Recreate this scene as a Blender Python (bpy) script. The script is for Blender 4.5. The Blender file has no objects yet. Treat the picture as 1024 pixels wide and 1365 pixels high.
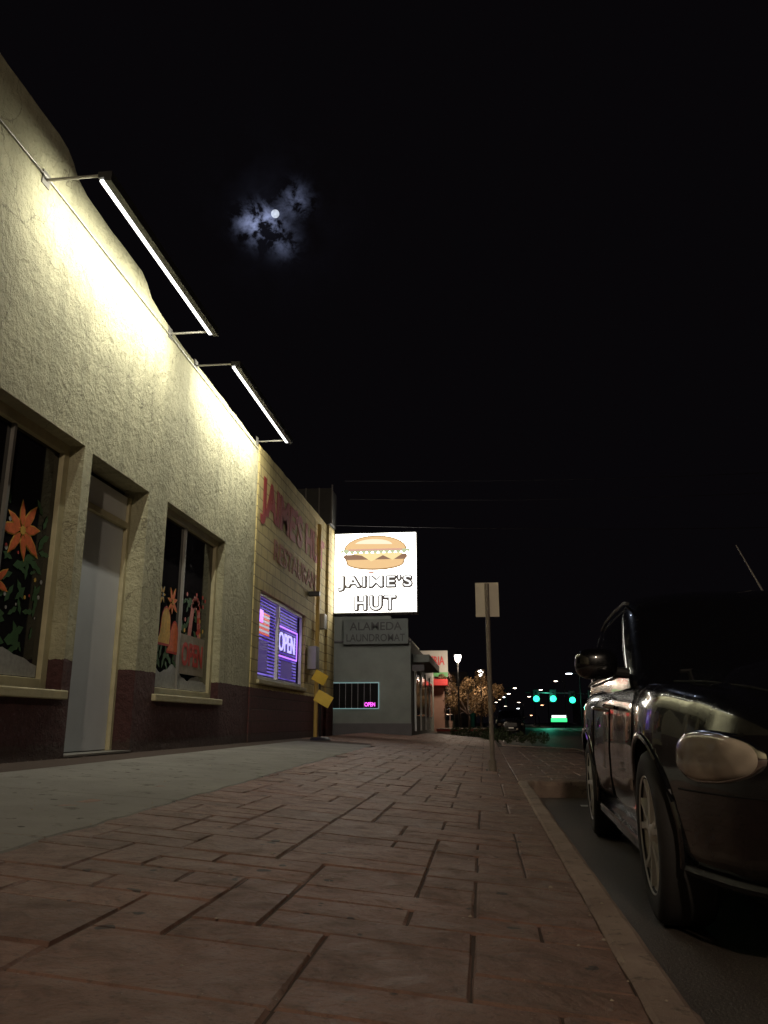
import bpy, bmesh, math, random
from mathutils import Vector, Matrix
random.seed(7)
R=math.radians
col=bpy.context.collection

# ---------------------------------------------------------------- helpers
def new_mat(name):
    m=bpy.data.materials.new(name); m.use_nodes=True
    nt=m.node_tree; b=nt.nodes["Principled BSDF"]
    return m,nt,b
def setc(b,c,rough=.6,metal=0.0):
    b.inputs["Base Color"].default_value=(c[0],c[1],c[2],1)
    b.inputs["Roughness"].default_value=rough
    b.inputs["Metallic"].default_value=metal
def mix(nt,fac,a,b,blend='MIX'):
    n=nt.nodes.new("ShaderNodeMix"); n.data_type='RGBA'; n.blend_type=blend
    for sock,val in ((n.inputs[0],fac),(n.inputs[6],a),(n.inputs[7],b)):
        if hasattr(val,"is_linked") or hasattr(val,"links"): nt.links.new(val,sock)
        else: sock.default_value=val if not isinstance(val,tuple) else (val[0],val[1],val[2],1)
    return n.outputs[2]
def mathn(nt,op,a,b=None,c=None):
    n=nt.nodes.new("ShaderNodeMath"); n.operation=op
    for i,v in enumerate((a,b,c)):
        if v is None: continue
        if isinstance(v,(int,float)): n.inputs[i].default_value=v
        else: nt.links.new(v,n.inputs[i])
    return n.outputs[0]
def objco(nt):
    g=nt.nodes.new("ShaderNodeNewGeometry"); return g.outputs["Position"]
def noise(nt,scale,detail=5,rough=.55,vec=None,dist=0):
    n=nt.nodes.new("ShaderNodeTexNoise"); n.inputs["Scale"].default_value=scale
    n.inputs["Detail"].default_value=detail; n.inputs["Roughness"].default_value=rough; n.inputs["Distortion"].default_value=dist
    nt.links.new(vec if vec is not None else objco(nt),n.inputs["Vector"])
    return n.outputs["Fac"]
def ramp(nt,fac,p0,p1,c0=(0,0,0),c1=(1,1,1)):
    n=nt.nodes.new("ShaderNodeValToRGB"); nt.links.new(fac,n.inputs[0])
    e=n.color_ramp.elements; e[0].position=p0; e[1].position=p1
    e[0].color=(*c0,1); e[1].color=(*c1,1); return n.outputs[0]
def bump(nt,b,h,strength=.5,dist=.02,prev=None):
    n=nt.nodes.new("ShaderNodeBump"); n.inputs["Strength"].default_value=strength
    n.inputs["Distance"].default_value=dist; nt.links.new(h,n.inputs["Height"])
    if prev is not None: nt.links.new(prev,n.inputs["Normal"])
    nt.links.new(n.outputs[0],b.inputs["Normal"]); return n.outputs[0]
def simple(name,c,rough=.6,metal=0.,var=.25,nscale=6,bs=.15,bd=.004,bscale=60):
    m,nt,b=new_mat(name); setc(b,c,rough,metal)
    f=noise(nt,nscale)
    o=mix(nt,f,tuple(x*(1-var) for x in c),tuple(min(1,x*(1+var)) for x in c))
    nt.links.new(o,b.inputs["Base Color"])
    if bs: bump(nt,b,noise(nt,bscale,3),bs,bd)
    return m
def emis(name,c,s,base=(.02,.02,.02),sample=False):
    m,nt,b=new_mat(name); setc(b,base,.4)
    b.inputs["Emission Color"].default_value=(*c,1); b.inputs["Emission Strength"].default_value=s
    if not sample: m.cycles.emission_sampling='NONE'
    return m
def link(name,me,mats=(),parent=None):
    o=bpy.data.objects.new(name,me); col.objects.link(o)
    for m in mats: me.materials.append(m)
    if parent: o.parent=parent
    return o
def empty(name,loc=(0,0,0),rot=0):
    o=bpy.data.objects.new(name,None); col.objects.link(o); o.location=loc; o.rotation_euler[2]=rot
    o.empty_display_size=.2; return o
def mesh(name,vs,fs,mats,parent=None,smooth=False,mi=None):
    me=bpy.data.meshes.new(name); me.from_pydata([tuple(v) for v in vs],[],fs)
    if mi:
        for p,i in zip(me.polygons,mi): p.material_index=i
    if smooth: me.polygons.foreach_set("use_smooth",[True]*len(me.polygons))
    me.update()
    return link(name,me,mats if isinstance(mats,(list,tuple)) else [mats],parent)
def boxes(name,bl,mat,parent=None,bev=0):
    vs=[];fs=[]
    for x0,x1,y0,y1,z0,z1 in bl:
        k=len(vs)
        vs+=[(x0,y0,z0),(x1,y0,z0),(x1,y1,z0),(x0,y1,z0),(x0,y0,z1),(x1,y0,z1),(x1,y1,z1),(x0,y1,z1)]
        fs+=[tuple(k+i for i in f) for f in ((3,2,1,0),(4,5,6,7),(0,1,5,4),(1,2,6,5),(2,3,7,6),(3,0,4,7))]
    o=mesh(name,vs,fs,mat,parent)
    if bev:
        md=o.modifiers.new("b",'BEVEL'); md.width=bev; md.segments=2; md.limit_method='ANGLE'
    return o
def tube(name,pts,r,mat,parent=None,n=10,r2=None,cap=True):
    vs=[];fs=[]; r2=r if r2 is None else r2
    P=[Vector(p) for p in pts]
    for i,p in enumerate(P):
        d=(P[min(i+1,len(P)-1)]-P[max(i-1,0)]).normalized()
        a=Vector((0,0,1)) if abs(d.z)<.9 else Vector((1,0,0))
        u=d.cross(a).normalized(); w=d.cross(u)
        rr=r+(r2-r)*i/max(1,len(P)-1)
        for k in range(n):
            t=2*math.pi*k/n; vs.append(p+u*math.cos(t)*rr+w*math.sin(t)*rr)
    for i in range(len(P)-1):
        for k in range(n):
            fs.append((i*n+k,i*n+(k+1)%n,(i+1)*n+(k+1)%n,(i+1)*n+k))
    if cap:
        fs.append(tuple(range(n-1,-1,-1))); fs.append(tuple((len(P)-1)*n+k for k in range(n)))
    return mesh(name,vs,fs,mat,parent,smooth=False)
def lathe(name,prof,axis,mat,parent=None,n=48,loc=(0,0,0)):
    vs=[];fs=[]
    for r,h in prof:
        for k in range(n):
            t=2*math.pi*k/n; a,b=r*math.cos(t),r*math.sin(t)
            v={'x':(h,a,b),'y':(a,h,b),'z':(a,b,h)}[axis]
            vs.append((v[0]+loc[0],v[1]+loc[1],v[2]+loc[2]))
    for i in range(len(prof)-1):
        for k in range(n):
            fs.append((i*n+k,i*n+(k+1)%n,(i+1)*n+(k+1)%n,(i+1)*n+k))
    return mesh(name,vs,fs,mat,parent,smooth=True)
def text(name,body,x,y,z,w,h,mat,parent=None,facing='X',bold=.0,ext=.004,shear=0,gap=1.0):
    cu=bpy.data.curves.new(name,'FONT'); cu.body=body; cu.size=1; cu.offset=bold; cu.extrude=ext; cu.shear=shear; cu.space_character=gap
    cu.materials.append(mat)
    o=bpy.data.objects.new(name,cu); col.objects.link(o)
    bpy.context.view_layer.update()
    bb=[Vector(v) for v in o.bound_box]
    mn=Vector((min(v.x for v in bb),min(v.y for v in bb),0)); mx=Vector((max(v.x for v in bb),max(v.y for v in bb),0))
    sx=w/(mx.x-mn.x); sy=h/(mx.y-mn.y)
    S=Matrix.Diagonal((sx,sy,1,1))@Matrix.Translation(-mn)
    Rm=Matrix(((0,0,1,0),(1,0,0,0),(0,1,0,0),(0,0,0,1))) if facing=='X' else Matrix(((1,0,0,0),(0,0,-1,0),(0,1,0,0),(0,0,0,1)))
    M=Matrix.Translation((x,y,z))@Rm@S
    dg=bpy.context.evaluated_depsgraph_get()
    me=bpy.data.meshes.new_from_object(o.evaluated_get(dg)); me.name=name
    me.transform(M)
    bpy.data.objects.remove(o)
    me.materials.clear()
    return link(name,me,[mat],parent)
def flatx(name,pts,x,mat,parent):
    return mesh(name,[(x,p[0],p[1]) for p in pts],[tuple(range(len(pts)))],mat,parent)
def flaty(name,pts,y,mat,parent):
    return mesh(name,[(p[0],y,p[1]) for p in pts],[tuple(range(len(pts)))],mat,parent)

# ---------------------------------------------------------------- materials
WX=-3.8
def stucco(name,cream,maroon,brick=False):
    m,nt,b=new_mat(name); pos=objco(nt)
    sep=nt.nodes.new("ShaderNodeSeparateXYZ"); nt.links.new(pos,sep.inputs[0])
    n1=noise(nt,1.3,6,.6); n2=noise(nt,16,8,.7); n3=noise(nt,5,5,.6,None,.4)
    c=mix(nt,ramp(nt,n1,.35,.7),tuple(x*.76 for x in cream),tuple(min(1,x*1.08) for x in cream))
    c=mix(nt,ramp(nt,n2,.58,.74),c,tuple(x*.50 for x in cream))
    mps=nt.nodes.new("ShaderNodeMapping"); nt.links.new(pos,mps.inputs[0]); mps.inputs["Scale"].default_value=(1,5,.35)
    st=noise(nt,1.2,5,.6,mps.outputs[0])
    c=mix(nt,mathn(nt,'MULTIPLY',ramp(nt,st,.48,.75),.5),c,tuple(x*.42 for x in cream))
    if not brick:
        # hairline cracks
        vo=nt.nodes.new("ShaderNodeTexVoronoi"); vo.feature='DISTANCE_TO_EDGE'; vo.inputs["Scale"].default_value=.55
        wp=nt.nodes.new("ShaderNodeVectorMath"); wp.operation='ADD'; nz_=nt.nodes.new("ShaderNodeTexNoise"); nz_.inputs["Scale"].default_value=2.2; nz_.inputs["Detail"].default_value=6
        nt.links.new(pos,nz_.inputs["Vector"]); nt.links.new(pos,wp.inputs[0]); nt.links.new(nz_.outputs["Color"],wp.inputs[1]); nt.links.new(wp.outputs[0],vo.inputs["Vector"])
        crk=mathn(nt,'MULTIPLY',mathn(nt,'LESS_THAN',vo.outputs["Distance"],.0035),.5)
        c=mix(nt,crk,c,(.10,.085,.06))
    mr=mix(nt,ramp(nt,n2,.4,.7),maroon,tuple(x*.55 for x in maroon))
    chips=ramp(nt,noise(nt,22,5,.7),.68,.72)
    mr=mix(nt,chips,mr,tuple(x*.7 for x in cream))
    zz=mathn(nt,'ADD',sep.outputs[2],mathn(nt,'MULTIPLY',mathn(nt,'SUBTRACT',n2,.5),.07))
    low=mathn(nt,'LESS_THAN',zz,1.34)
    c=mix(nt,low,c,mr)
    dirt=mathn(nt,'MULTIPLY',mathn(nt,'LESS_THAN',mathn(nt,'ADD',sep.outputs[2],mathn(nt,'MULTIPLY',n2,.3)),.74),.6)
    c=mix(nt,dirt,c,(.07,.055,.045))
    nt.links.new(c,b.inputs["Base Color"]); b.inputs["Roughness"].default_value=.85
    if brick:
        cmb=nt.nodes.new("ShaderNodeCombineXYZ"); nt.links.new(sep.outputs[1],cmb.inputs[0]); nt.links.new(sep.outputs[2],cmb.inputs[1])
        br=nt.nodes.new("ShaderNodeTexBrick"); nt.links.new(cmb.outputs[0],br.inputs["Vector"])
        br.inputs["Scale"].default_value=1; br.inputs["Brick Width"].default_value=.4; br.inputs["Row Height"].default_value=.2
        br.inputs["Mortar Size"].default_value=.012; br.inputs["Mortar Smooth"].default_value=.3
        inv=mathn(nt,'SUBTRACT',1,br.outputs["Fac"])
        c=mix(nt,br.outputs["Fac"],c,mix(nt,.55,c,(.05,.03,.02)))
        nt.links.new(c,b.inputs["Base Color"])
        p=bump(nt,b,inv,.8,.012); bump(nt,b,n2,.35,.01,p)
    else:
        p=bump(nt,b,n3,.65,.07); p=bump(nt,b,n2,.9,.045,p); bump(nt,b,noise(nt,60,5,.65),.6,.010,p)
    return m
M_st=stucco("cream_stucco",(.56,.535,.36),(.095,.035,.035))
M_br=stucco("painted_block",(.60,.49,.22),(.11,.03,.028),True)
M_trim=simple("cream_trim",(.50,.45,.28),.6,var=.35,bs=.4,bd=.006,bscale=40)
M_door=simple("white_door_paint",(.62,.64,.68),.45,var=.10,nscale=3,bs=.08)
M_glass,nt,b=new_mat("dark_window_glass"); setc(b,(.012,.011,.012),.07)
M_white=simple("white_paint",(.75,.75,.72),.5,var=.06)
M_black=simple("black_metal",(.012,.012,.013),.45,var=.2)
M_steel=simple("galvanised_steel",(.30,.29,.27),.5,.6,var=.2)
M_lampbody=simple("lamp_housing",(.03,.03,.03),.5,.0)
M_tube=emis("led_tube",(1,.99,.95),4,(.8,.8,.8))
M_red=simple("red_lettering",(.30,.03,.028),.7,var=.4,nscale=12)
M_redd=simple("faded_red_lettering",(.30,.10,.05),.8,var=.35,nscale=12)

m,nt,b=new_mat("concrete"); n1=noise(nt,1.1,6,.6); n2=noise(nt,25,6,.7)
c=mix(nt,ramp(nt,n1,.3,.7),(.17,.163,.150),(.29,.277,.25)); c=mix(nt,ramp(nt,n2,.6,.72),c,(.12,.11,.10))
c=mix(nt,ramp(nt,noise(nt,5,6,.7),.58,.66),c,(.12,.11,.095))
c=mix(nt,ramp(nt,noise(nt,11,2,.4),.70,.72),c,(.07,.062,.055))
nt.links.new(c,b.inputs["Base Color"]); b.inputs["Roughness"].default_value=.85
bump(nt,b,noise(nt,9,6,.65),.5,.012,bump(nt,b,n2,.4,.006)); M_conc=m
m,nt,b=new_mat("kerb_concrete"); n2=noise(nt,18,7,.7)
c=mix(nt,ramp(nt,noise(nt,3,5),.35,.7),(.22,.155,.125),(.37,.28,.225)); c=mix(nt,ramp(nt,n2,.56,.68),c,(.10,.075,.06))
nt.links.new(c,b.inputs["Base Color"]); b.inputs["Roughness"].default_value=.85
bump(nt,b,n2,.8,.014); M_kerb=m
m,nt,b=new_mat("asphalt"); n2=noise(nt,90,4,.7)
c=mix(nt,ramp(nt,noise(nt,.9,6,.6),.3,.7),(.045,.038,.034),(.09,.072,.060)); c=mix(nt,ramp(nt,n2,.53,.7),c,(.19,.145,.115))
nt.links.new(c,b.inputs["Base Color"]); b.inputs["Roughness"].default_value=.48
bump(nt,b,n2,.8,.008); M_asph=m
M_dirt=simple("dark_ground",(.05,.045,.04),.9)
M_grout=simple("paver_grout",(.065,.042,.032),.95,bs=.5,bd=.006)
m,nt,b=new_mat("stamped_red_pavers")
at=nt.nodes.new("ShaderNodeAttribute"); at.attribute_name="tone"; at.attribute_type='GEOMETRY'
n1=noise(nt,.8,5,.6); n2=noise(nt,7,8,.68,None,.5); n3=noise(nt,48,6,.72)
c=mix(nt,at.outputs["Fac"],(.195,.098,.070),(.30,.155,.11))
c=mix(nt,ramp(nt,n1,.35,.7),c,mix(nt,.5,c,(.20,.15,.12)))
c=mix(nt,ramp(nt,n2,.48,.70),c,mix(nt,.6,c,(.075,.045,.036)))
c=mix(nt,ramp(nt,n3,.52,.66),c,mix(nt,.55,c,(.07,.045,.035)))
c=mix(nt,ramp(nt,noise(nt,10,2,.4),.71,.73),c,(.06,.04,.034))
c=mix(nt,ramp(nt,noise(nt,75,3,.6),.71,.74),c,(.42,.34,.27))
nt.links.new(c,b.inputs["Base Color"])
nt.links.new(ramp(nt,n2,.3,.8,(.45,.45,.45),(.8,.8,.8)),b.inputs["Roughness"])
p=bump(nt,b,noise(nt,3.5,5,.55,None,1.2),.6,.05); p=bump(nt,b,n2,.85,.03,p); bump(nt,b,n3,.7,.008,p); M_pav=m

# ---------------------------------------------------------------- ground
def zs(x):
    pts=[(-30,.473),(-3.8,.473),(-1.7,.335),(.34,.162),(3,.162)]
    for (a,za),(c,zc) in zip(pts,pts[1:]):
        if x<=c: return za+(zc-za)*(x-a)/(c-a)
    return .162
mesh("ground",[(-500,-60,-.03),(500,-60,-.03),(500,900,-.03),(-500,900,-.03)],[(0,1,2,3)],M_dirt)
mesh("road",[(.2,-40,0),(15,-40,0),(15,420,0),(.2,420,0)],[(0,1,2,3)],M_asph)
vs=[];fs=[]
xs=[-3.82,-1.7,.34,.40]
for y in (-12,60):
    for x in xs: vs.append((x,y,zs(x)-.007))
for i in range(3): fs.append((i,i+1,i+5,i+4))
k=len(vs); vs+=[(.40,9.35,.155),(2.15,9.35,.155),(2.15,21,.155),(.40,23,.155)]; fs.append((k,k+1,k+2,k+3))
walk=empty("brick_sidewalk")
mesh("grout",vs,fs,M_grout,walk)
C=.195
def allowed(x0,x1,y0,y1):
    if y1>58 or y0<-3: return False
    if x1<=.345: return (x0>=-2.3) or (y0>=16.4 and x0>=-3.8)
    return y0>=9.35 and x1<=2.14 and y1<=22.4-x1*.7
nx0,nx1=-21,12; ny0,ny1=-14,165
occ=set(); vs=[];fs=[];tone=[]
shapes=[(2,1)]*7+[(1,1)]*2+[(2,2)]*5+[(3,2)]*3+[(3,1)]*3+[(1,2)]
XO=.34
for j in range(ny0,ny1):
    i=nx0
    while i<nx1:
        if (i,j) in occ: i+=1; continue
        random.shuffle(shapes)
        for (w,d) in shapes+[(1,1)]:
            cells=[(i+a,j+b_) for a in range(w) for b_ in range(d)]
            if any(c_ in occ for c_ in cells): continue
            if (i<0)!=(i+w-1<0): continue
            break
        for c_ in cells: occ.add(c_)
        x0,x1,y0,y1=XO+i*C,XO+(i+w)*C,j*C,(j+d)*C
        if allowed(x0,x1,y0,y1):
            g=.0022; bv=.008; dz=random.uniform(-.0015,.002); tx=random.uniform(-.0015,.0015); k=len(vs)
            jit=lambda s=.0035: random.uniform(-s,s)
            cs=[(x0+g,y0+g),(x1-g,y0+g),(x1-g,y1-g),(x0+g,y1-g)]
            ci=[(x0+g+bv,y0+g+bv),(x1-g-bv,y0+g+bv),(x1-g-bv,y1-g-bv),(x0+g+bv,y1-g-bv)]
            for x,y in cs: vs.append((x+jit(),y+jit(),zs(x)-.009))
            for q,(x,y) in enumerate(ci): vs.append((x+jit(),y+jit(),zs(x)+dz+(tx if q%2 else -tx)))
            fs.append((k+4,k+5,k+6,k+7))
            for a in range(4): fs.append((k+a,k+(a+1)%4,k+4+(a+1)%4,k+4+a))
            tone+= [random.random()]*5
        i+=w
st=mesh("paver_stones",vs,fs,M_pav,walk)
a=st.data.attributes.new("tone",'FLOAT','FACE'); a.data.foreach_set("value",tone)
vs=[];fs=[]
conc=empty("concrete_pavement")
ys=[-12+1.52*i for i in range(19)]
def xe(y): return -1.70-.031*(y-2.8)
for a,b_ in zip(ys,ys[1:]):
    a2,b2=a+.004,b_-.004
    n=8
    k=len(vs)
    for q in range(n+1):
        y=a2+(b2-a2)*q/n; xr=xe(y)+random.uniform(-.015,.015)
        vs+=[(WX-.3,y,zs(WX)+.006),(xr-.02,y,zs(xr)+.006),(xr,y,zs(xr)-.012)]
    for q in range(n):
        s=k+q*3
        fs+=[(s,s+1,s+4,s+3),(s+1,s+2,s+5,s+4)]
mesh("slabs",vs,fs,M_conc,conc)
vs=[];fs=[]
for i in range(620):
    y=random.uniform(.8,12); x=random.uniform(-2.6,.44) if i%3 else random.choice([xe(y)+random.gauss(.03,.04),.32+random.gauss(0,.05),-3.72+abs(random.gauss(0,.06))])
    r_=random.uniform(.002,.006)*(1.6 if random.random()<.12 else 1); z=(zs(x) if x<.34 else .172)+(.008 if x<xe(y) else .003)+r_*.3; k=len(vs)
    for t in range(5): vs.append((x+r_*math.cos(t*1.257)*random.uniform(.6,1.5),y+r_*math.sin(t*1.257)*random.uniform(.6,1.5),z))
    vs.append((x,y,z+r_*random.uniform(.5,1)))
    for t in range(5): fs.append((k+t,k+(t+1)%5,k+5))
mesh("pavement_grit",vs,fs,simple("pale_grit",(.34,.28,.22),.9,var=.6,nscale=30,bs=0))
kerb=empty("kerb")
def kerb_seg(p,q,w=.12):
    P=Vector(p);Q=Vector(q); d=(Q-P); L=d.length; d.normalize(); n=Vector((d.y,-d.x,0))
    nseg=max(1,round(L/1.8))
    for s in range(nseg):
        A=P+d*(L*s/nseg+.003); B=P+d*(L*(s+1)/nseg-.003)
        vs=[];m_=10
        jz=random.uniform(-.002,.002)
        for t in range(m_+1):
            c_=A+(B-A)*t/m_
            jj=lambda:random.uniform(-.005,.005)
            for off,z in ((0,.10),(0,.166),(.012,.173),(w-.03,.170),(w-.008,.155),(w+.004,.12),(w+.012,-.02)):
                pnt=c_+n*(off+jj()*.6); vs.append((pnt.x,pnt.y,z+jz+jj()*.4))
        fs=[]
        for t in range(m_):
            for r_ in range(6): fs.append((t*7+r_,(t+1)*7+r_,(t+1)*7+r_+1,t*7+r_+1))
        fs.append(tuple(range(7))); fs.append(tuple(m_*7+6-r_ for r_ in range(7)))
        mesh("kerb_stone",vs,fs,M_kerb,kerb,smooth=False)
kerb_seg((.335,-5,0),(.335,9.1,0))
cp=[(.335,9.1,0),(.36,9.22,0),(.45,9.31,0),(.6,9.34,0)]
for a_,b_ in zip(cp,cp[1:]): kerb_seg(a_,b_)
kerb_seg((.6,9.34,0),(2.1,9.34,0)); kerb_seg((2.1,9.34,0),(2.15,20.5,0)); kerb_seg((2.15,20.5,0),(.5,24,0)); kerb_seg((.5,24,0),(.4,58,0))
mk=empty("road_markings")
boxes("parking_line",[(.9,2.9,8.3,8.42,0,.004),(2.86,2.98,-10,8.3,0,.004)],M_white,mk)
M_yel=simple("yellow_line_paint",(.5,.33,.05),.7)
boxes("centre_line",[(7.4,7.52,-30,300,0,.004),(7.64,7.76,-30,300,0,.004)],M_yel,mk)
boxes("far_pavement",[(14.5,22,-40,400,-.02,.15)],M_conc)

# ---------------------------------------------------------------- building A+B
bld=empty("restaurant_building")
def wall_grid(name,y0,y1,z0,z1,opens,mat):
    Y=sorted(set([y0,y1]+[o[0] for o in opens]+[o[1] for o in opens]))
    Z=sorted(set([z0,z1]+[o[2] for o in opens]+[o[3] for o in opens]))
    vs=[];fs=[]
    for a,b_ in zip(Y,Y[1:]):
        for c_,d in zip(Z,Z[1:]):
            my,mz=(a+b_)/2,(c_+d)/2
            if any(o[0]<my<o[1] and o[2]<mz<o[3] for o in opens): continue
            k=len(vs); vs+=[(WX,a,c_),(WX,b_,c_),(WX,b_,d),(WX,a,d)]; fs.append((k,k+1,k+2,k+3))
    for o in opens:
        a,b_,c_,d,dep=o; xb=WX-dep; k=len(vs)
        vs+=[(WX,a,c_),(WX,b_,c_),(WX,b_,d),(WX,a,d),(xb,a,c_),(xb,b_,c_),(xb,b_,d),(xb,a,d)]
        fs+=[(k,k+4,k+5,k+1),(k+1,k+5,k+6,k+2),(k+2,k+6,k+7,k+3),(k+3,k+7,k+4,k)]
    return mesh(name,vs,fs,mat,bld)
opA=[(3.2,7.0,1.06,3.40,.25),(7.16,8.56,.40,3.38,.30),(9.12,11.42,1.10,3.42,.20)]
wall_grid("stucco_wall",-9,13.0,.35,5.30,opA,M_st)
opB=[(13.45,17.1,1.49,3.03,.14)]
wall_grid("block_wall",13.0,20.2,.35,5.30,opB,M_br)
top=[(-9,6.16),(5.6,6.16),(5.95,6.15),(6.12,6.14),(6.24,6.08),(6.34,5.99),(6.55,5.93),(7.1,5.90),(7.6,5.90),(7.9,5.89),(8.05,5.82),(8.2,5.73),(8.5,5.66),(9.1,5.61),(11,5.58),(12.2,5.54),(13.0,5.52)]
def parapet(name,top,mat):
    fine=[]
    for (ya,za),(yb,zb) in zip(top,top[1:]):
        n=max(1,int((yb-ya)/.25))
        for q in range(n):
            t=q/n; fine.append((ya+(yb-ya)*t,za+(zb-za)*t+random.uniform(-.012,.012)))
    fine.append(top[-1])
    vs=[];fs=[]
    for y,z in fine: vs+=[(WX,y,5.30),(WX,y,z-.03),(WX-.03,y,z),(WX-.22,y,z),(WX-.25,y,z-.03),(WX-.25,y,5.0)]
    for i in range(len(fine)-1):
        for r_ in range(5): fs.append((i*6+r_,(i+1)*6+r_,(i+1)*6+r_+1,i*6+r_+1))
    fs.append((0,1,2,3,4,5)); e=(len(fine)-1)*6; fs.append((e+5,e+4,e+3,e+2,e+1,e))
    mesh(name,vs,fs,mat,bld,smooth=False)
parapet("stucco_parapet",top,M_st)
parapet("block_parapet",[(13.0,5.56),(16,5.6),(20.2,5.66)],M_br)
boxes("roof_and_rear",[(-16,WX-.25,-9,20.2,4.9,5.0),(-16,-15.8,-9,20.2,0,4.9),(-15.8,WX,20.1,20.2,0,5.0),(-15.8,WX,-9.0,-8.9,0,5.0)],M_st,bld)
tube("conduit",[(WX+.015,-8,5.52),(WX+.02,3,5.53),(WX+.015,5.8,5.56),(WX+.02,8.7,5.50),(WX+.015,12.9,5.40)],.008,M_steel,bld,6)
boxes("joint_strip",[(WX,WX+.02,12.97,13.03,.45,5.5)],M_br,bld)
def window(nm,y0,y1,z0,z1,xg,divs,fw=.09):
    bl=[(xg-.02,xg+.05,y0,y0+fw,z0,z1),(xg-.02,xg+.05,y1-fw,y1,z0,z1),(xg-.02,xg+.05,y0+fw,y1-fw,z0,z0+fw),(xg-.02,xg+.05,y0+fw,y1-fw,z1-fw,z1)]
    boxes(nm+"_frame",bl,M_trim,bld,.006)
    boxes(nm+"_pane",[(xg-.012,xg,y0+fw,y1-fw,z0+fw,z1-fw)],M_glass,bld)
    if divs: boxes(nm+"_mullion",[(xg,xg+.035,d-.018,d+.018,z0+fw,z1-fw) for d in divs],M_steel,bld)
window("front_window",3.2,7.0,1.06,3.40,-4.0,[5.0,6.10],.10)
window("side_window",9.12,11.42,1.10,3.42,-3.96,[10.15],.09)
boxes("window_sill",[(WX-.14,WX+.05,9.05,11.5,1.02,1.10),(WX-.14,WX+.05,3.1,7.05,.98,1.06)],M_trim,bld,.01)
boxes("door_frame",[(-4.09,-4.0,7.16,7.24,.47,3.3),(-4.09,-4.0,8.50,8.56,.47,3.3),(-4.09,-4.0,7.24,8.50,2.93,3.0)],M_trim,bld,.006)
boxes("door_leaf",[(-4.10,-4.045,7.245,8.495,.50,2.925)],M_door,bld,.004)
boxes("transom_panel",[(-4.10,-4.03,7.245,8.495,3.005,3.30)],M_white,bld)
boxes("threshold",[(-4.08,WX+.02,7.17,8.55,.474,.492)],M_steel,bld)
tube("door_knob",[(-4.04,7.36,1.5),(-3.98,7.36,1.5)],.03,M_steel,bld,14)
boxes("door_backing",[(-4.16,-4.11,7.1,8.6,.4,3.4)],M_black,bld)
def paint(n,c,e=0.0): return simple(n,c,.6,var=.45,nscale=22,bs=0)
P_or=paint("orange_window_paint",(.66,.15,.05)); P_ye=paint("yellow_window_paint",(.66,.40,.08)); P_gr=paint("green_window_paint",(.04,.10,.04))
P_wh=paint("snow_window_paint",(.34,.34,.33)); P_pk=paint("pink_window_paint",(.55,.20,.18)); P_rd=paint("red_window_paint",(.45,.05,.04)); P_sh=paint("cream_card",(.24,.20,.15))
def petal_flower(cy,cz,r,x,n=8,rot=0,m1=None,m2=None):
    m1=m1 or P_or; m2=m2 or P_ye
    for k in range(n):
        t=rot+2*math.pi*k/n+random.uniform(-.1,.1); rr=r*random.uniform(.75,1.1)
        d=(math.cos(t),math.sin(t)); q=(-d[1],d[0])
        pt=lambda a,b_:(cy+d[0]*a+q[0]*b_,cz+d[1]*a+q[1]*b_)
        flatx("petal_edge",[pt(.02,0),pt(rr*.35,-rr*.18),pt(rr*.68,-rr*.15),pt(rr*1.04,0),pt(rr*.68,rr*.15),pt(rr*.35,rr*.18)],x+.0004*k,m2,bld)
        flatx("petal",[pt(.03,0),pt(rr*.36,-rr*.145),pt(rr*.68,-rr*.115),pt(rr*.97,0),pt(rr*.68,rr*.115),pt(rr*.36,rr*.145)],x+.004+.0004*k,m1,bld)
    flatx("flower_heart",[(cy+r*.13*math.cos(t*.7),cz+r*.13*math.sin(t*.7)) for t in range(9)],x+.009,m2,bld)
def leaf(cy,cz,L,ang,x,m=None):
    d=(math.cos(ang),math.sin(ang)); q=(-d[1],d[0])
    pt=lambda a,b_:(cy+d[0]*a+q[0]*b_,cz+d[1]*a+q[1]*b_)
    flatx("leaf",[pt(0,0),pt(L*.3,-L*.17),pt(L*.5,-L*.1),pt(L*.7,-L*.14),pt(L,0),pt(L*.7,L*.14),pt(L*.5,L*.1),pt(L*.3,L*.17)],x,m or P_gr,bld)
xw=-3.997
petal_flower(6.42,2.42,.32,xw,8,.2); petal_flower(6.12,1.92,.20,xw,7,.6); petal_flower(5.5,2.5,.3,xw,8,.5)
rl=random.Random(3)
for i in range(34): leaf(rl.uniform(6.15,6.8),rl.uniform(1.4,2.3),rl.uniform(.1,.26),rl.uniform(0,6.28),xw+.0005+i*.00006)
for (y,z,L,a_) in [(6.7,2.35,.2,.6),(6.75,2.5,.16,1.2),(6.2,2.6,.2,2),(6.72,2.62,.18,2.3)]: leaf(y,z,L,a_,xw+.0028)
for i in range(16):
    y,z,r=rl.uniform(6.15,6.82),rl.uniform(1.5,2.7),rl.uniform(.012,.022)
    flatx("ornament_dot",[(y+r*math.cos(t*.785),z+r*math.sin(t*.785)) for t in range(8)],xw+.0032,rl.choice([P_ye,P_rd,P_wh]),bld)
def snow(y0,y1,z0,hs,x,m):
    n=len(hs); pts=[(y0,z0)]+[(y1,z0)]
    f=[]
    for i in range(n-1):
        for q in range(5):
            t=q/5; t2=t*t*(3-2*t); f.append(hs[i]+(hs[i+1]-hs[i])*t2+rl.uniform(-.006,.006))
    f.append(hs[-1]); N_=len(f)
    pts+=[(y1-(y1-y0)*i/(N_-1),z0+h) for i,h in enumerate(f)]
    flatx("painted_snow",pts,x,m,bld)
snow(3.32,6.88,1.17,[.10,.16,.22,.20,.26,.30,.26,.33,.3,.24,.2,.26,.3,.22],xw+.0035,P_wh)
xw=-3.957
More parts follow.
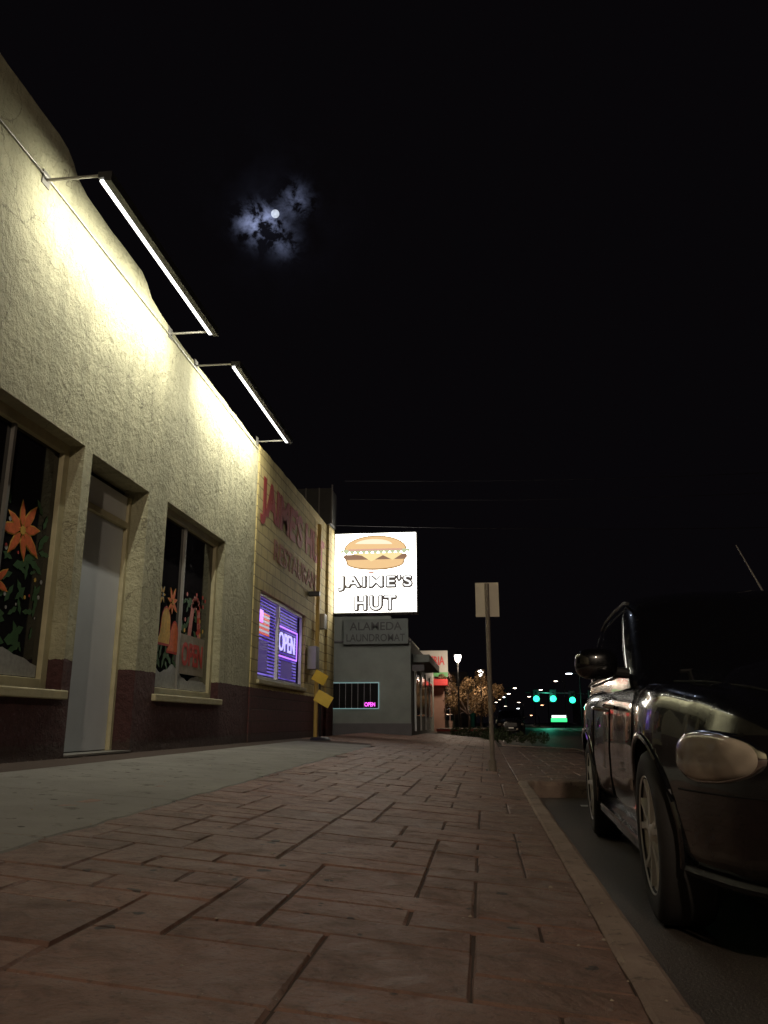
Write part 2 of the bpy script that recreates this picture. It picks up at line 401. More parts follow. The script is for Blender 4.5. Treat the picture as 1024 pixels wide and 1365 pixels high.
snow(9.22,11.32,1.20,[.10,.13,.2,.17,.12,.16,.24,.3,.22,.18,.25,.22],xw+.0035,P_wh)
def bell(cy,cz,s,m,x):
    prof=[(.5,-.5),(.48,-.40),(.36,-.3),(.31,-.1),(.29,.1),(.24,.25),(.14,.38),(0,.43)]
    flatx("painted_bell",[(cy-a_*s,cz+b_*s) for a_,b_ in prof]+[(cy+a_*s,cz+b_*s) for a_,b_ in reversed(prof[:-1])],x,m,bld)
bell(9.70,1.98,.54,P_rd,xw+.0038); bell(9.70,1.98,.48,P_ye,xw+.0041); bell(10.0,1.86,.46,P_rd,xw+.0044); bell(10.0,1.86,.40,P_or,xw+.0047)
petal_flower(9.86,2.28,.2,xw+.006,7,.3,P_or,P_ye); petal_flower(9.52,2.33,.13,xw+.006,6,.1,P_ye,P_wh)
for i in range(26): leaf(rl.uniform(9.35,10.05),rl.uniform(1.45,1.8),rl.uniform(.1,.26),rl.uniform(0,6.28),xw+.0005+i*.00005)
for i in range(30): leaf(rl.uniform(10.3,11.1),rl.uniform(1.5,2.45),rl.uniform(.12,.3),rl.uniform(0,6.28),xw+.0005+i*.00005)
for cy,mm,s_ in ((10.5,P_pk,1),(10.95,P_rd,-1)):
    pts=[(cy+.12*s_*i/8,1.75+.075*i) for i in range(8)]+[(cy+s_*(.21-.10*math.cos(t*.52)),2.30+.12*math.sin(t*.52)) for t in range(1,7)]
    for i,(a_,b_) in enumerate(zip(pts,pts[1:])):
        d=Vector((b_[0]-a_[0],b_[1]-a_[1])).normalized(); q=Vector((-d.y,d.x))*.065
        flatx("candy_cane",[(a_[0]-q.x,a_[1]-q.y),(b_[0]-q.x,b_[1]-q.y),(b_[0]+q.x,b_[1]+q.y),(a_[0]+q.x,a_[1]+q.y)],xw+.005,mm if i%2 else P_pk,bld)
for i in range(14):
    y,z=rl.uniform(10.25,11.15),rl.uniform(1.95,2.55)
    flatx("ornament_dot",[(y+.03*math.cos(t*.785),z+.03*math.sin(t*.785)) for t in range(8)],xw+.0068,rl.choice([P_ye,P_rd,P_pk]),bld)
boxes("open_card",[(xw+.008,xw+.014,10.20,11.14,1.40,1.92)],P_sh,bld)
text("open_lettering","OPEN",xw+.018,10.27,1.51,.80,.31,P_rd,bld,'X',.03,.001)

m,nt,b=new_mat("purple_lit_interior"); setc(b,(.02,.02,.02))
cc=mix(nt,ramp(nt,noise(nt,1.6,3),.35,.65),(.10,.05,.55),(.34,.26,1.0)); nt.links.new(cc,b.inputs["Emission Color"]); b.inputs["Emission Strength"].default_value=.7; M_pur=m
M_slat=simple("blind_slat",(.24,.22,.30),.6)
M_neon=emis("blue_white_neon",(.50,.45,1.0),1.4); M_neonp=emis("violet_neon",(.40,.15,1.0),2.0); M_nred=emis("red_neon",(1,.15,.1),.6)
M_nw=emis("white_lit_lettering",(.8,.8,.9),.5)
boxes("neon_window_frame",[(-3.92,-3.86,13.45,13.53,1.49,3.03),(-3.92,-3.86,17.02,17.10,1.49,3.03),(-3.92,-3.86,13.53,17.02,1.49,1.56),(-3.92,-3.86,13.53,17.02,2.96,3.03),(-3.92,-3.86,15.0,15.09,1.56,2.96)],M_white,bld,.006)
boxes("lit_interior",[(-4.02,-4.0,13.4,17.15,1.45,3.06)],M_pur,bld)
boxes("blinds",[(-3.975,-3.955,13.53,17.02,1.58+.062*i,1.608+.062*i) for i in range(23)],M_slat,bld)
text("neon_open_sign","OPEN",-3.935,15.35,2.15,1.35,.36,M_neon,bld,'X',.0,.008)
boxes("neon_border",[(-3.94,-3.925,15.2,16.9,2.60,2.625),(-3.94,-3.925,15.2,16.9,2.03,2.055),(-3.94,-3.925,15.2,15.225,2.055,2.60),(-3.94,-3.925,16.875,16.9,2.055,2.60)],M_neonp,bld)
boxes("flag_stripe",[(-3.94,-3.925,13.72,14.58,2.32+.09*i,2.355+.09*i) for i in range(5)],M_nred,bld)
boxes("flag_white_stripe",[(-3.94,-3.925,13.72,14.58,2.365+.09*i,2.40+.09*i) for i in range(4)],M_nw,bld)
boxes("flag_canton",[(-3.92,-3.91,13.72,14.07,2.52,2.74)],M_neonp,bld)
M_poster=emis("backlit_poster",(.10,.07,.30),.4,(.2,.15,.2))
boxes("window_poster",[(-3.945,-3.938,13.75,14.55,1.66,2.22),(-3.945,-3.938,15.6,16.5,1.62,1.95)],M_poster,bld)
boxes("neon_window_sill",[(WX-.1,WX+.05,13.4,17.15,1.42,1.49)],M_trim,bld,.008)
text("wall_lettering","JAIME'S HUT",WX+.012,13.2,4.17,5.75,.92,M_red,bld,'X',.045,.003)
text("wall_lettering_small","RESTAURANT",WX+.012,14.2,3.70,4.25,.40,M_redd,bld,'X',.02,.003)
boxes("end_pilaster",[(WX,WX+.06,19.3,20.2,.45,5.62)],M_br,bld)
M_pipe=simple("painted_pipe",(.62,.42,.12),.6)
tube("drain_pipe",[(WX+.08,18.0,.47),(WX+.08,18.0,5.3)],.045,M_pipe,bld,10)
boxes("utility_box",[(WX+.0,WX+.2,17.35,17.7,1.9,2.4),(WX,WX+.16,18.4,18.7,2.9,3.25)],M_steel,bld,.01)
M_unit=simple("rooftop_sheet_metal",(.10,.10,.095),.7,var=.2)
boxes("rooftop_unit",[(-4.75,-3.72,19.4,20.15,5.67,6.62)],M_unit,bld,.02)
boxes("rooftop_unit_rib",[(-4.4,-4.37,19.38,19.4,5.67,6.62),(-4.05,-4.02,19.38,19.4,5.67,6.62),(-3.72,-3.69,19.4,19.44,5.67,6.7)],M_steel,bld)
boxes("security_camera",[(WX,WX+.25,17.3,17.42,3.5,3.6)],M_black,bld,.01)
boxes("notice",[(WX+.001,WX+.006,18.3,18.6,1.9,2.3)],M_white,bld)

LAMP=78
def wall_lamp(y0,y1,x=-3.26,z=5.50):
    e=empty("wall_sign_lamp",(x,(y0+y1)/2,z)); L=(y1-y0)/2
    boxes("housing",[(-.03,.10,-L,L,.0,.06),(.03,.10,-L,L,-.035,0)],M_lampbody,e,.004)
    boxes("led_tube",[(-.022,.022,-L+.03,L-.03,-.024,-.002)],M_tube,e,.005)
    for s in (-L+.02,L-.02):
        tube("arm",[(WX-x,s,.03),(-.03,s,.03)],.014,M_steel,e,8)
        boxes("wall_plate",[(WX-x,WX-x+.012,s-.06,s+.06,-.03,.11)],M_steel,e)
    l=bpy.data.lights.new("led_strip",'AREA'); l.shape='RECTANGLE'; l.size=.05; l.size_y=2*L-.06; l.energy=LAMP; l.color=(1,.96,.78)
    o=bpy.data.objects.new("led_strip_light",l); col.objects.link(o); o.parent=e
    zc=Vector((.85,0,.85)).normalized(); yc=Vector((0,1,0)); xc=yc.cross(zc)
    M=Matrix((xc,yc,zc)).transposed().to_4x4(); M.translation=Vector((-.034,0,-.030)); o.matrix_local=M
wall_lamp(5.8,8.82); wall_lamp(9.72,12.85)

# ---------------------------------------------------------------- lit box sign
sg=empty("lit_box_sign",(-2.66,20,4.5))
M_face=emis("lit_sign_face",(1,.95,.85),9.0,(.8,.8,.8),True)
boxes("cabinet",[(-1.09,1.09,.02,.36,-1.06,1.06)],M_lampbody,sg,.01)
boxes("face",[(-1.05,1.05,-.0,.0195,-1.02,1.02),(-1.05,1.05,.3605,.38,-1.02,1.02)],M_face,sg)
def E(n,c,s=1): return emis(n,c,s,(.1,.1,.1))
bun=E("sign_bun",(.95,.62,.30),.95); bunl=E("sign_bun_light",(1,.86,.62),1.1); meat=E("sign_patty",(.36,.20,.13),.8); let=E("sign_lettuce",(.62,.70,.42),.9); che=E("sign_cheese",(1,.80,.40),1.0); tom=E("sign_tomato",(.80,.45,.35),.9); grey=E("sign_shadow",(.09,.075,.07),.6); wht=E("sign_white",(1,1,.97),1.3); dbr=E("sign_bun_shade",(.50,.30,.14),.8)
def ell(cx,cz,a,b_,t0,t1,n=28): return [(cx+a*math.cos(t0+(t1-t0)*i/n),cz+b_*math.sin(t0+(t1-t0)*i/n)) for i in range(n+1)]
pi=math.pi
flaty("bun_edge",ell(0,.585,.82,.385,0,pi),-.003,dbr,sg)
flaty("burger_top_bun",ell(0,.60,.78,.34,0,pi),-.005,bun,sg); flaty("bun_highlight",ell(-.05,.70,.50,.17,.15,pi-.3),-.007,bunl,sg)
flaty("burger_lettuce",[(-.90,.60)]+[(-.90+1.80*i/24,.50+(.05 if i%2 else -.04)) for i in range(25)]+[(.90,.60)],-.008,let,sg)
flaty("burger_tomato",[(-.7,.61),(-.7,.565),(.7,.565),(.7,.61)],-.010,tom,sg)
flaty("burger_patty",[(-.80,.47),(-.84,.40),(-.78,.33),(.78,.33),(.84,.40),(.80,.47)],-.010,meat,sg)
flaty("burger_cheese",[(-.75,.50),(-.35,.44),(-.1,.28),(.2,.44),(.45,.31),(.75,.50)],-.012,che,sg)
flaty("bottom_bun_edge",[(-.78,.345),(.78,.345)]+ell(0,.24,.75,.19,0,-pi),-.006,dbr,sg)
flaty("burger_bottom_bun",[(-.74,.34),(.74,.34)]+ell(0,.24,.71,.145,0,-pi),-.008,bun,sg)
flaty("sauce_drop",ell(-.1,-.01,.08,.035,0,2*pi),-.005,tom,sg)
def outlined(s,x,z,w,h,gap):
    e_=.036
    for k in range(12):
        t=2*pi*k/12
        text("sign_lettering_outline",s,x+e_*math.cos(t)+.010,-.006-.0003*k,z+e_*math.sin(t)-.010,w,h,grey,sg,'Y',.03,.0005,0,gap)
    text("sign_lettering",s,x,-.013,z,w,h,wht,sg,'Y',.01,.0005,0,gap)
outlined("JAIME'S",-.95,-.46,1.88,.37,1.20); outlined("HUT",-.52,-.965,1.04,.36,1.20)
boxes("divider",[(-1.05,1.05,-.004,-.001,-.545,-.535)],grey,sg)
tube("bracket",[(-1.14,.18,.8),(-1.5,.18,.8)],.05,M_lampbody,sg); tube("bracket_low",[(-1.14,.18,-.8),(-1.5,.18,-.8)],.05,M_lampbody,sg)
boxes("mast",[(-1.32,-1.14,.1,.28,-3.9,1.1)],M_pipe,sg)

# ---------------------------------------------------------------- traffic sign seen from behind
ts=empty("traffic_sign",(.085,10.7,.16))
M_post=simple("worn_post",(.26,.225,.19),.6,.2,var=.3,nscale=20)
M_signb=simple("bare_sign_back",(.66,.61,.50),.5,.1,var=.14,nscale=4)
tube("post",[(0,0,0),(0,0,2.42)],.030,M_post,ts,12)
boxes("foot_plate",[(-.10,.10,-.10,.10,.0,.018)],M_post,ts)
for a_ in (-.07,.07):
    tube("bolt",[(a_,-.07,.018),(a_,-.07,.05)],.012,M_steel,ts,8); tube("bolt",[(a_,.07,.018),(a_,.07,.05)],.012,M_steel,ts,8)
tube("sleeve",[(0,0,.018),(0,0,.16)],.05,M_post,ts,12)
boxes("plate",[(-.155,.155,.035,.039,1.98,2.44)],M_signb,ts,.0)
tube("plate_bolt",[(0,.03,2.08),(0,-.04,2.08)],.010,M_steel,ts,8); tube("plate_bolt",[(0,.03,2.34),(0,-.04,2.34)],.010,M_steel,ts,8)

ys_=empty("yellow_sidewalk_sign",(-3.25,16.2,zs(-3.25)))
M_yp=simple("yellow_plastic",(.80,.55,.04),.5,var=.15)
tube("post",[(0,0,.04),(-.03,0,1.25)],.018,M_black,ys_,8)
lathe("base",[(.0,.07),(.18,.06),(.22,.0)],'z',M_black,ys_,20)
pl=boxes("panel_upper",[(-.14,.14,-.01,.01,-.11,.11)],M_yp,ys_,.004); pl.location=(-.02,-.03,1.22); pl.rotation_euler=(.1,.5,.2)
pl=boxes("panel_lower",[(-.17,.17,-.01,.01,-.12,.12)],M_yp,ys_,.004); pl.location=(.06,-.03,.80); pl.rotation_euler=(-.1,.5,.1)

# ---------------------------------------------------------------- the car
M_paint,nt,b=new_mat("black_car_paint"); setc(b,(.005,.005,.006),.2); b.inputs["Coat Weight"].default_value=1; b.inputs["Coat Roughness"].default_value=.03
b.inputs["Specular IOR Level"].default_value=.4
bump(nt,b,noise(nt,3,2),.04,.01)
nt.links.new(ramp(nt,noise(nt,12,6,.7),.3,.8,(.14,.14,.14),(.36,.36,.36)),b.inputs["Roughness"])
M_cglass,nt,b=new_mat("car_glass"); setc(b,(.006,.006,.008),.03)
M_tyre=simple("tyre_rubber",(.020,.018,.018),.8,bs=.3)
M_alloy=simple("alloy_rim",(.70,.68,.65),.35,.25,var=.1)
M_chrome,nt,b=new_mat("chrome"); setc(b,(.6,.6,.6),.12,1)
M_blk,nt,b=new_mat("black_plastic"); setc(b,(.012,.012,.012),.55)
M_seam,nt,b=new_mat("panel_gap"); setc(b,(.001,.001,.001),.9)
M_lens,nt,b=new_mat("headlight_lens"); setc(b,(.5,.43,.34),.25,.1); b.inputs["Coat Weight"].default_value=1
lc=mix(nt,ramp(nt,noise(nt,6,2,.4),.40,.60),(.24,.20,.16),(.60,.52,.42)); nt.links.new(lc,b.inputs["Base Color"])
bump(nt,b,noise(nt,40,2),.10,.01)
M_tail,nt,b=new_mat("tail_lens"); setc(b,(.25,.01,.01),.15)
def lerp_table(tab,y):
    if y<=tab[0][0]: return tab[0][1:]
    for a_,b_ in zip(tab,tab[1:]):
        if y<=b_[0]:
            t=(y-a_[0])/(b_[0]-a_[0]); t2=t*t*(3-2*t)*.35+t*.65
            return tuple(p+(q-p)*t2 for p,q in zip(a_[1:],b_[1:]))
    return tab[-1][1:]
def bake(o):
    dg=bpy.context.evaluated_depsgraph_get(); dg.update()
    me=bpy.data.meshes.new_from_object(o.evaluated_get(dg)); o.modifiers.clear(); o.data=me
def superell(name,a,b_,c_,e1,e2,mat,car,seg=36,taper=0):
    me=bpy.data.meshes.new(name); bm=bmesh.new(); bmesh.ops.create_uvsphere(bm,u_segments=seg,v_segments=20,radius=1)
    s=lambda q,e: math.copysign(abs(q)**e,q)
    for v in bm.verts:
        x,y,z=v.co; X=s(x,e1)*a
        v.co=(X,s(y,e1)*b_,s(z,e2)*c_*(1+taper*X/a))
    bm.to_mesh(me); bm.free()
    for p in me.polygons: p.use_smooth=True
    return link(name,me,[mat],car)
def build_car(car):
    AX=(0.0,2.63)
    tab=[(-.90,.34,.66,.74,.44),(-.885,.27,.73,.83,.54),(-.84,.23,.78,.89,.62),(-.72,.21,.835,.95,.70),(-.5,.21,.89,1.00,.765),(-.2,.22,.925,1.045,.805),(.2,.24,.945,1.075,.815),
         (.65,.24,.96,1.10,.81),(.9,.24,.98,1.09,.81),(1.5,.24,1.0,1.03,.815),(2.3,.24,1.0,1.03,.82),(2.9,.24,.99,1.03,.82),(3.2,.26,.98,1.02,.80),(3.42,.28,.95,1.0,.76),(3.53,.30,.90,.97,.68),(3.57,.36,.84,.9,.58)]
    def section(y):
        zb,zsd,zt,w=lerp_table(tab,y)
        bul=.065*sum(math.exp(-((y-a_)/.42)**2) for a_ in AX)
        bul*=min(1,max(0,(y+.95)/.5)) if y<0 else min(1,max(0,(3.6-y)/.4))
        wf=w+bul; crown=.012*math.exp(-((y-0)/.5)**2)
        return [(0,zb),(.80*w,zb),(.94*wf,zb+.03),(.985*wf,zb+.12),(wf,.47),(wf,.62),(wf*.99,.74),(wf*.975,zsd-.10),(wf*.945,zsd-.04+crown),(wf*.90,zsd-.008+crown),(wf*.84,zsd+.002+crown),(w*.76,zsd-.004),(w*.70,zsd+.008),(w*.62,zsd+(zt-zsd)*.55),(w*.45,zsd+(zt-zsd)*.88),(w*.2,zt-.003),(0,zt)]
    def side_x(y,z):
        P=section(y)[3:9]
        for (xa,za),(xb,zb) in zip(P,P[1:]):
            if za<=z<=zb and zb>za: return xa+(xb-xa)*(z-za)/(zb-za)
        return P[0][0] if z<P[0][1] else P[-1][0]
    ysn=[-.90,-.885,-.86,-.82]+[-.76+.06*i for i in range(72)]; ysn=[y for y in ysn if y<3.5]+[3.5,3.54,3.57]
    vs=[];fs=[]
    for y in ysn:
        P=section(y)
        ring=[(x,y,z) for x,z in P]+[(-x,y,z) for x,z in reversed(P[1:-1])]
        vs+=ring
    n=len(ring)
    for i in range(len(ysn)-1):
        for k in range(n): fs.append((i*n+k,i*n+(k+1)%n,(i+1)*n+(k+1)%n,(i+1)*n+k))
    fs.append(tuple(range(n))); fs.append(tuple((len(ysn)-1)*n+n-1-k for k in range(n)))
    body=mesh("body",vs,fs,M_paint,car,smooth=True)
    bm=bmesh.new(); bm.from_mesh(body.data); bmesh.ops.recalc_face_normals(bm,faces=bm.faces); bm.to_mesh(body.data); bm.free()
    cutters=[]
    for ay in AX:
        for sx in (-1,1):
            bpy.ops.mesh.primitive_cylinder_add(vertices=48,radius=.385,depth=.6,location=(sx*.83,ay,.335),rotation=(0,R(90),0))
            c_=bpy.context.object; cutters.append(c_)
            md=body.modifiers.new("c",'BOOLEAN'); md.object=c_; md.solver='EXACT'; md.operation='DIFFERENCE'
    old=(car.location.copy(),car.rotation_euler[2]); car.location=(0,0,0); car.rotation_euler[2]=0
    bpy.context.view_layer.update()
    bake(body)
    for c_ in cutters: bpy.data.objects.remove(c_)
    car.location=old[0]; car.rotation_euler[2]=old[1]
    for p in body.data.polygons: p.use_smooth=True
    body.data.materials.clear(); body.data.materials.append(M_paint); body.data.materials.append(M_blk)
    for p in body.data.polygons:
        c_=p.center
        for ay in AX:
            if (c_.y-ay)**2+(c_.z-.335)**2<.386**2 and abs(c_.x)>.5: p.material_index=1; p.use_smooth=False
    try: body.data.set_sharp_from_angle(angle=R(40))
    except Exception: pass
    def patch(nm,yc,zc,hy,hz,off,bulge,mat,sx,tp=.0,ex=.85):
        vs=[(sx*(side_x(yc,zc)+off+bulge)+0,yc-(off+bulge)*.5,zc)];fs=[];na=40;nr=8
        for r_ in range(1,nr+1):
            q=r_/nr
            for k in range(na):
                t=2*pi*k/na; a_=math.copysign(abs(math.cos(t))**ex,math.cos(t))*q; b_=math.copysign(abs(math.sin(t))**ex,math.sin(t))*q
                y=yc+a_*hy; z=zc+b_*hz*(1+tp*a_); o_=off+bulge*(1-q**2.5)-(.03 if r_==nr else 0)
                x=side_x(y,z); dn=side_x(y+.02,z)-side_x(y-.02,z); nv=Vector((.04,-dn)).normalized()
                vs.append((sx*(x+nv.x*o_),y+nv.y*o_,z))
        for k in range(na): fs.append((0,1+k,1+(k+1)%na))
        for r_ in range(nr-1):
            for k in range(na): a0=1+r_*na; fs.append((a0+k,a0+na+k,a0+na+(k+1)%na,a0+(k+1)%na))
        return mesh(nm,vs,fs,mat,car,smooth=True)
    for ay in AX:
        for sx in (-1,1):
            pts=[]
            for i in range(31):
                t=R(-10)+R(200)*i/30; yy=ay+.392*math.cos(t); zz=.335+.392*math.sin(t)
                pts.append((sx*(side_x(yy,max(.40,zz))-.002),yy,zz))
            tube("arch_lip",pts,.014,M_paint,car,8)
    boxes("sill",[(-.84,-.74,.42,2.2,.20,.27),(.74,.84,.42,2.2,.20,.27)],M_paint,car,.02)
    prof=[(.96,.58,3.50,.775),(1.06,.72,3.50,.765),(1.08,.75,3.50,.762),(1.18,.90,3.49,.745),(1.28,1.05,3.47,.724),(1.38,1.20,3.44,.700),(1.44,1.29,3.42,.682),(1.49,1.38,3.38,.660),(1.54,1.49,3.32,.630),(1.58,1.62,3.22,.590),(1.61,1.80,3.05,.53),(1.635,2.05,2.8,.40),(1.648,2.2,2.6,.2),(1.65,2.36,2.44,.05)]
    fxs=[i/10 for i in range(11)]; ss=[0,.02,.05,.12,.2,.28,.36,.375,.39,.5,.6,.68,.70,.715,.8,.88,.93,.96,1]
    vs=[];fs=[];mi=[]
    for z,yf,yr,w in prof:
        c1=min(.30,(yr-yf)*.25); c2=c1*.6
        half=[]
        for fx in fxs: half.append((w*fx*(.985),yf+c1*fx**3.2,('f',fx)))
        for s in ss[1:]:
            y=(yf+c1)+s*((yr-c2)-(yf+c1)); half.append((w*(1-.015*(1-s)*1-.02*s*s),y,('s',s)))
        for fx in reversed(fxs[:-1]): half.append((w*.98*fx,yr-c2*fx**3.2,('r',fx)))
        full=half+[(-x,y,t) for x,y,t in reversed(half[1:-1])]
        for x,y,t in full: vs.append((x,y,z))
        n=len(full); tags=[t for _,_,t in full]
    for j in range(len(prof)-1):
        zc=(prof[j][0]+prof[j+1][0])/2
        for k in range(n):
            k2=(k+1)%n; fs.append((j*n+k,j*n+k2,(j+1)*n+k2,(j+1)*n+k))
            ta,tb=tags[k],tags[k2]; g=0
            if 1.07<zc<1.465:
                kinds={ta[0],tb[0]}; v=(ta[1]+tb[1])/2
                if 'f' in kinds and 's' not in kinds and v<.9: g=1
                elif 'r' in kinds and 's' not in kinds and v<.85: g=1
                elif ta[0]=='s' and tb[0]=='s' and (.05<v<.37 or .38<v<.70 or .71<v<.93): g=1
            mi.append(g)
    fs.append(tuple((len(prof)-1)*n+k for k in range(n))); mi.append(0)
    gh=mesh("greenhouse",vs,fs,[M_paint,M_cglass],car,smooth=True,mi=mi)
    for sx in (-1,1):
        tube("belt_moulding",[(sx*.782,.96,1.065),(sx*.785,1.6,1.068),(sx*.782,2.6,1.068),(sx*.765,3.25,1.068)],.010,M_chrome,car,6)
        tube("roof_rail",[(sx*.655,1.52,1.50),(sx*.645,1.75,1.535),(sx*.64,2.3,1.55),(sx*.64,2.9,1.545),(sx*.645,3.15,1.51)],.011,M_blk,car,6)
        for yy in (.62,1.62,2.28):
            tube("door_gap",[(sx*(side_x(yy,z_)+.001),yy,z_) for z_ in (.34,.47,.62,.74,.85,.93)],.005,M_seam,car,6)
        for yy in (1.32,2.05):
            tube("door_handle",[(sx*.805,yy,.865),(sx*.845,yy+.02,.872),(sx*.845,yy+.15,.876),(sx*.805,yy+.18,.872)],.013,M_chrome,car,8)
        o=superell("mirror_shell",.115,.075,.085,.8,.7,M_paint,car,24); o.location=(sx*.93,.93,1.09)
        tube("mirror_arm",[(sx*.76,.96,1.04),(sx*.86,.94,1.05)],.03,M_blk,car,10)
        boxes("mirror_glass",[(sx*.93-.09,sx*.93+.09,.985,1.004,1.03,1.15)],M_chrome,car,.004)
        patch("headlight_bezel",-.635,.665,.235,.098,.004,.010,M_chrome,sx,.10)
        patch("headlight",-.635,.665,.222,.088,.010,.020,M_lens,sx,.10)
        lathe("fog_lamp",[(0,-.012),(.045,-.01),(.055,.0),(.06,.03)],'y',M_lens,car,20,(sx*.36,-.905,.38))
        for zz in (.80,.93):
            lathe("tail_lamp",[(0,.035),(.05,.03),(.06,.0),(.06,-.05)],'y',M_tail,car,20,(sx*.56,3.545,zz))
        tube("bumper_gap",[(sx*(side_x(y_,.545)+.001),y_,.545) for y_ in (-.87,-.84,-.80,-.72,-.6,-.5,-.42)],.004,M_seam,car,6)
        tube("bumper_lip",[(sx*(side_x(y_,.30)+.004),y_,.27) for y_ in (-.88,-.84,-.78,-.7,-.6,-.5,-.42)],.016,M_blk,car,6)
    boxes("grille_back",[(-.36,.36,-.915,-.86,.54,.76)],M_blk,car,.01)
    boxes("grille_bars",[(-.34,.34,-.928,-.916,.565+.05*i,.58+.05*i) for i in range(4)],M_chrome,car)
    boxes("lower_intake",[(-.30,.30,-.915,-.85,.27,.36)],M_blk,car,.01)
    boxes("plate",[(-.15,.15,-.935,-.917,.42,.50)],M_white,car)
    boxes("rear_plate",[(-.16,.16,3.575,3.59,.70,.84)],M_white,car)
    for sx in (-1,1):
        tube("hood_gap",[(sx*.44,-.80,.850),(sx*.53,-.5,.905),(sx*.575,0,.95),(sx*.58,.5,.975),(sx*.57,.7,.985)],.005,M_seam,car,6)
    tube("wiper",[(-.55,.63,1.03),(-.05,.72,1.06)],.010,M_blk,car,6); tube("wiper",[(.0,.63,1.04),(.5,.72,1.06)],.010,M_blk,car,6)
    tube("antenna",[(.50,2.5,1.58),(.33,2.62,2.08)],.008,M_steel,car,6,.004); lathe("antenna_base",[(.035,0),(.028,.06),(.010,.10)],'z',M_steel,car,12,(.50,2.5,1.58))
    boxes("underbody",[(-.55,.55,-.6,3.3,.16,.3)],M_blk,car)
    for ay in AX:
        for sx in (-1,1):
            cx=sx*.755
            c0=(cx,ay,.335)
            pr=[(.215,-.09),(.235,-.105),(.29,-.108),(.318,-.098),(.333,-.075),(.335,0),(.333,.075),(.318,.098),(.29,.108),(.235,.105),(.215,.09)]
            lathe("tyre",pr,'x',M_tyre,car,56,c0)
            o_=sx*.098
            lathe("rim_barrel",[(.222,o_*1.0),(.228,o_*1.06),(.230,o_*.98),(.21,o_*.80),(.20,o_*.2),(.20,-o_*.8)],'x',M_alloy,car,48,c0)
            lathe("brake_disc",[(0,o_*.1),(.14,o_*.1),(.14,-o_*.1)],'x',M_blk,car,32,c0)
            lathe("hub",[(0,o_*1.02),(.03,o_*1.02),(.038,o_*.95),(.055,o_*.85),(.06,o_*.3)],'x',M_alloy,car,24,c0)
            vs=[];fs=[]
            for k in range(5):
                for off in (-.17,.17):
                    t=2*pi*k/5+.3
                    a_=t+off*.25; b2=t+off*1.5
                    k0=len(vs)
                    for (r_,ang,hw,xo) in ((.04,a_,.020,.98),(.13,(a_+b2)/2,.018,.94),(.218,b2,.024,1.0)):
                        cy,cz=r_*math.cos(ang),r_*math.sin(ang); qy,qz=-math.sin(ang),math.cos(ang)
                        for s_,dx in ((-1,-.3),(-.55,0),(.55,0),(1,-.3)):
                            vs.append((cx+o_*(xo+dx*1.0),ay+cy+qy*hw*s_,.335+cz+qz*hw*s_))
                    for q in range(2):
                        for r_ in range(3):
                            p0=k0+q*4+r_; fs.append((p0,p0+1,p0+5,p0+4))
            mesh("spokes",vs,fs,M_alloy,car,smooth=False)
car=empty("parked_car",(1.515,3.60,0),R(-2)); build_car(car)
def copy_car(x,y,r=0):
    c3=empty("parked_car",(x,y,0),r)
    for ch in list(car.children):
        o=bpy.data.objects.new(ch.name,ch.data); col.objects.link(o); o.parent=c3; o.location=ch.location; o.rotation_euler=ch.rotation_euler; o.scale=ch.scale
copy_car(1.6,52); copy_car(12.9,60)

# ---------------------------------------------------------------- buildings beyond
M_gw=simple("grey_plaster",(.15,.155,.135),.85,var=.3,nscale=2,bs=.3,bd=.01)
M_gd=simple("dark_plaster",(.08,.07,.07),.85,var=.25,nscale=2)
M_gb=simple("old_sign_board",(.10,.105,.095),.8,var=.3,nscale=5)
M_gl=simple("grey_lettering",(.045,.04,.04),.8)
lb=empty("laundromat_building")
boxes("walls",[(-14,-2.3,26,38,.0,3.35)],M_gw,lb); boxes("tall_parapet",[(-14,-2.95,25.98,38,3.35,4.15),],M_gw,lb)
boxes("base_band",[(-14,-2.28,25.96,26.0,.0,.75)],M_gd,lb)
boxes("coping",[(-14,-2.25,25.93,26.1,3.30,3.36)],M_gd,lb,.01)
boxes("roof_sign_board",[(-4.45,-2.35,25.7,25.9,3.22,4.02)],M_gb,lb)
text("lettering_top","ALAMEDA",-4.25,25.69,3.66,1.7,.26,M_gl,lb,'Y',.01,.002)
text("lettering_bottom","LAUNDROMAT",-4.35,25.69,3.30,1.9,.24,M_gl,lb,'Y',.01,.002)
M_teal=emis("led_window_border",(.45,.75,.75),.35)
boxes("window_glass",[(-4.8,-3.35,25.94,25.955,1.22,2.0)],M_glass,lb)
boxes("window_border",[(-4.84,-3.31,25.93,25.95,2.0,2.03),(-4.84,-3.31,25.93,25.95,1.19,1.22),(-4.84,-4.81,25.93,25.95,1.22,2.0),(-3.34,-3.31,25.93,25.95,1.22,2.0)],M_teal,lb)
boxes("window_bar",[(-4.6+.2*i,-4.592+.2*i,25.925,25.935,1.22,2.0) for i in range(6)],M_steel,lb)
M_pink=emis("magenta_neon",(.9,.1,.8),2.0)
text("open_neon","OPEN",-3.78,25.92,1.27,.34,.13,M_pink,lb,'Y',.02,.004)
boxes("canopy",[(-3.9,-1.75,27.0,33,2.72,2.98)],M_gw,lb,.02); boxes("canopy_fascia",[(-2.9,-1.9,26.4,26.5,2.4,2.6)],M_gd,lb)
for i in range(4):
    boxes("shop_window",[(-2.29,-2.27,27.5+2.4*i,29.3+2.4*i,1.0,2.4)],M_glass,lb)
    boxes("shop_window_trim",[(-2.3,-2.24,27.35+2.4*i,27.45+2.4*i,.5,2.6)],M_white,lb)
db=empty("candy_shop_building")
M_db=simple("shop_plaster",(.26,.15,.11),.85,var=.2,nscale=2)
boxes("walls",[(-14,-1.9,40,54,.0,3.5)],M_db,db)
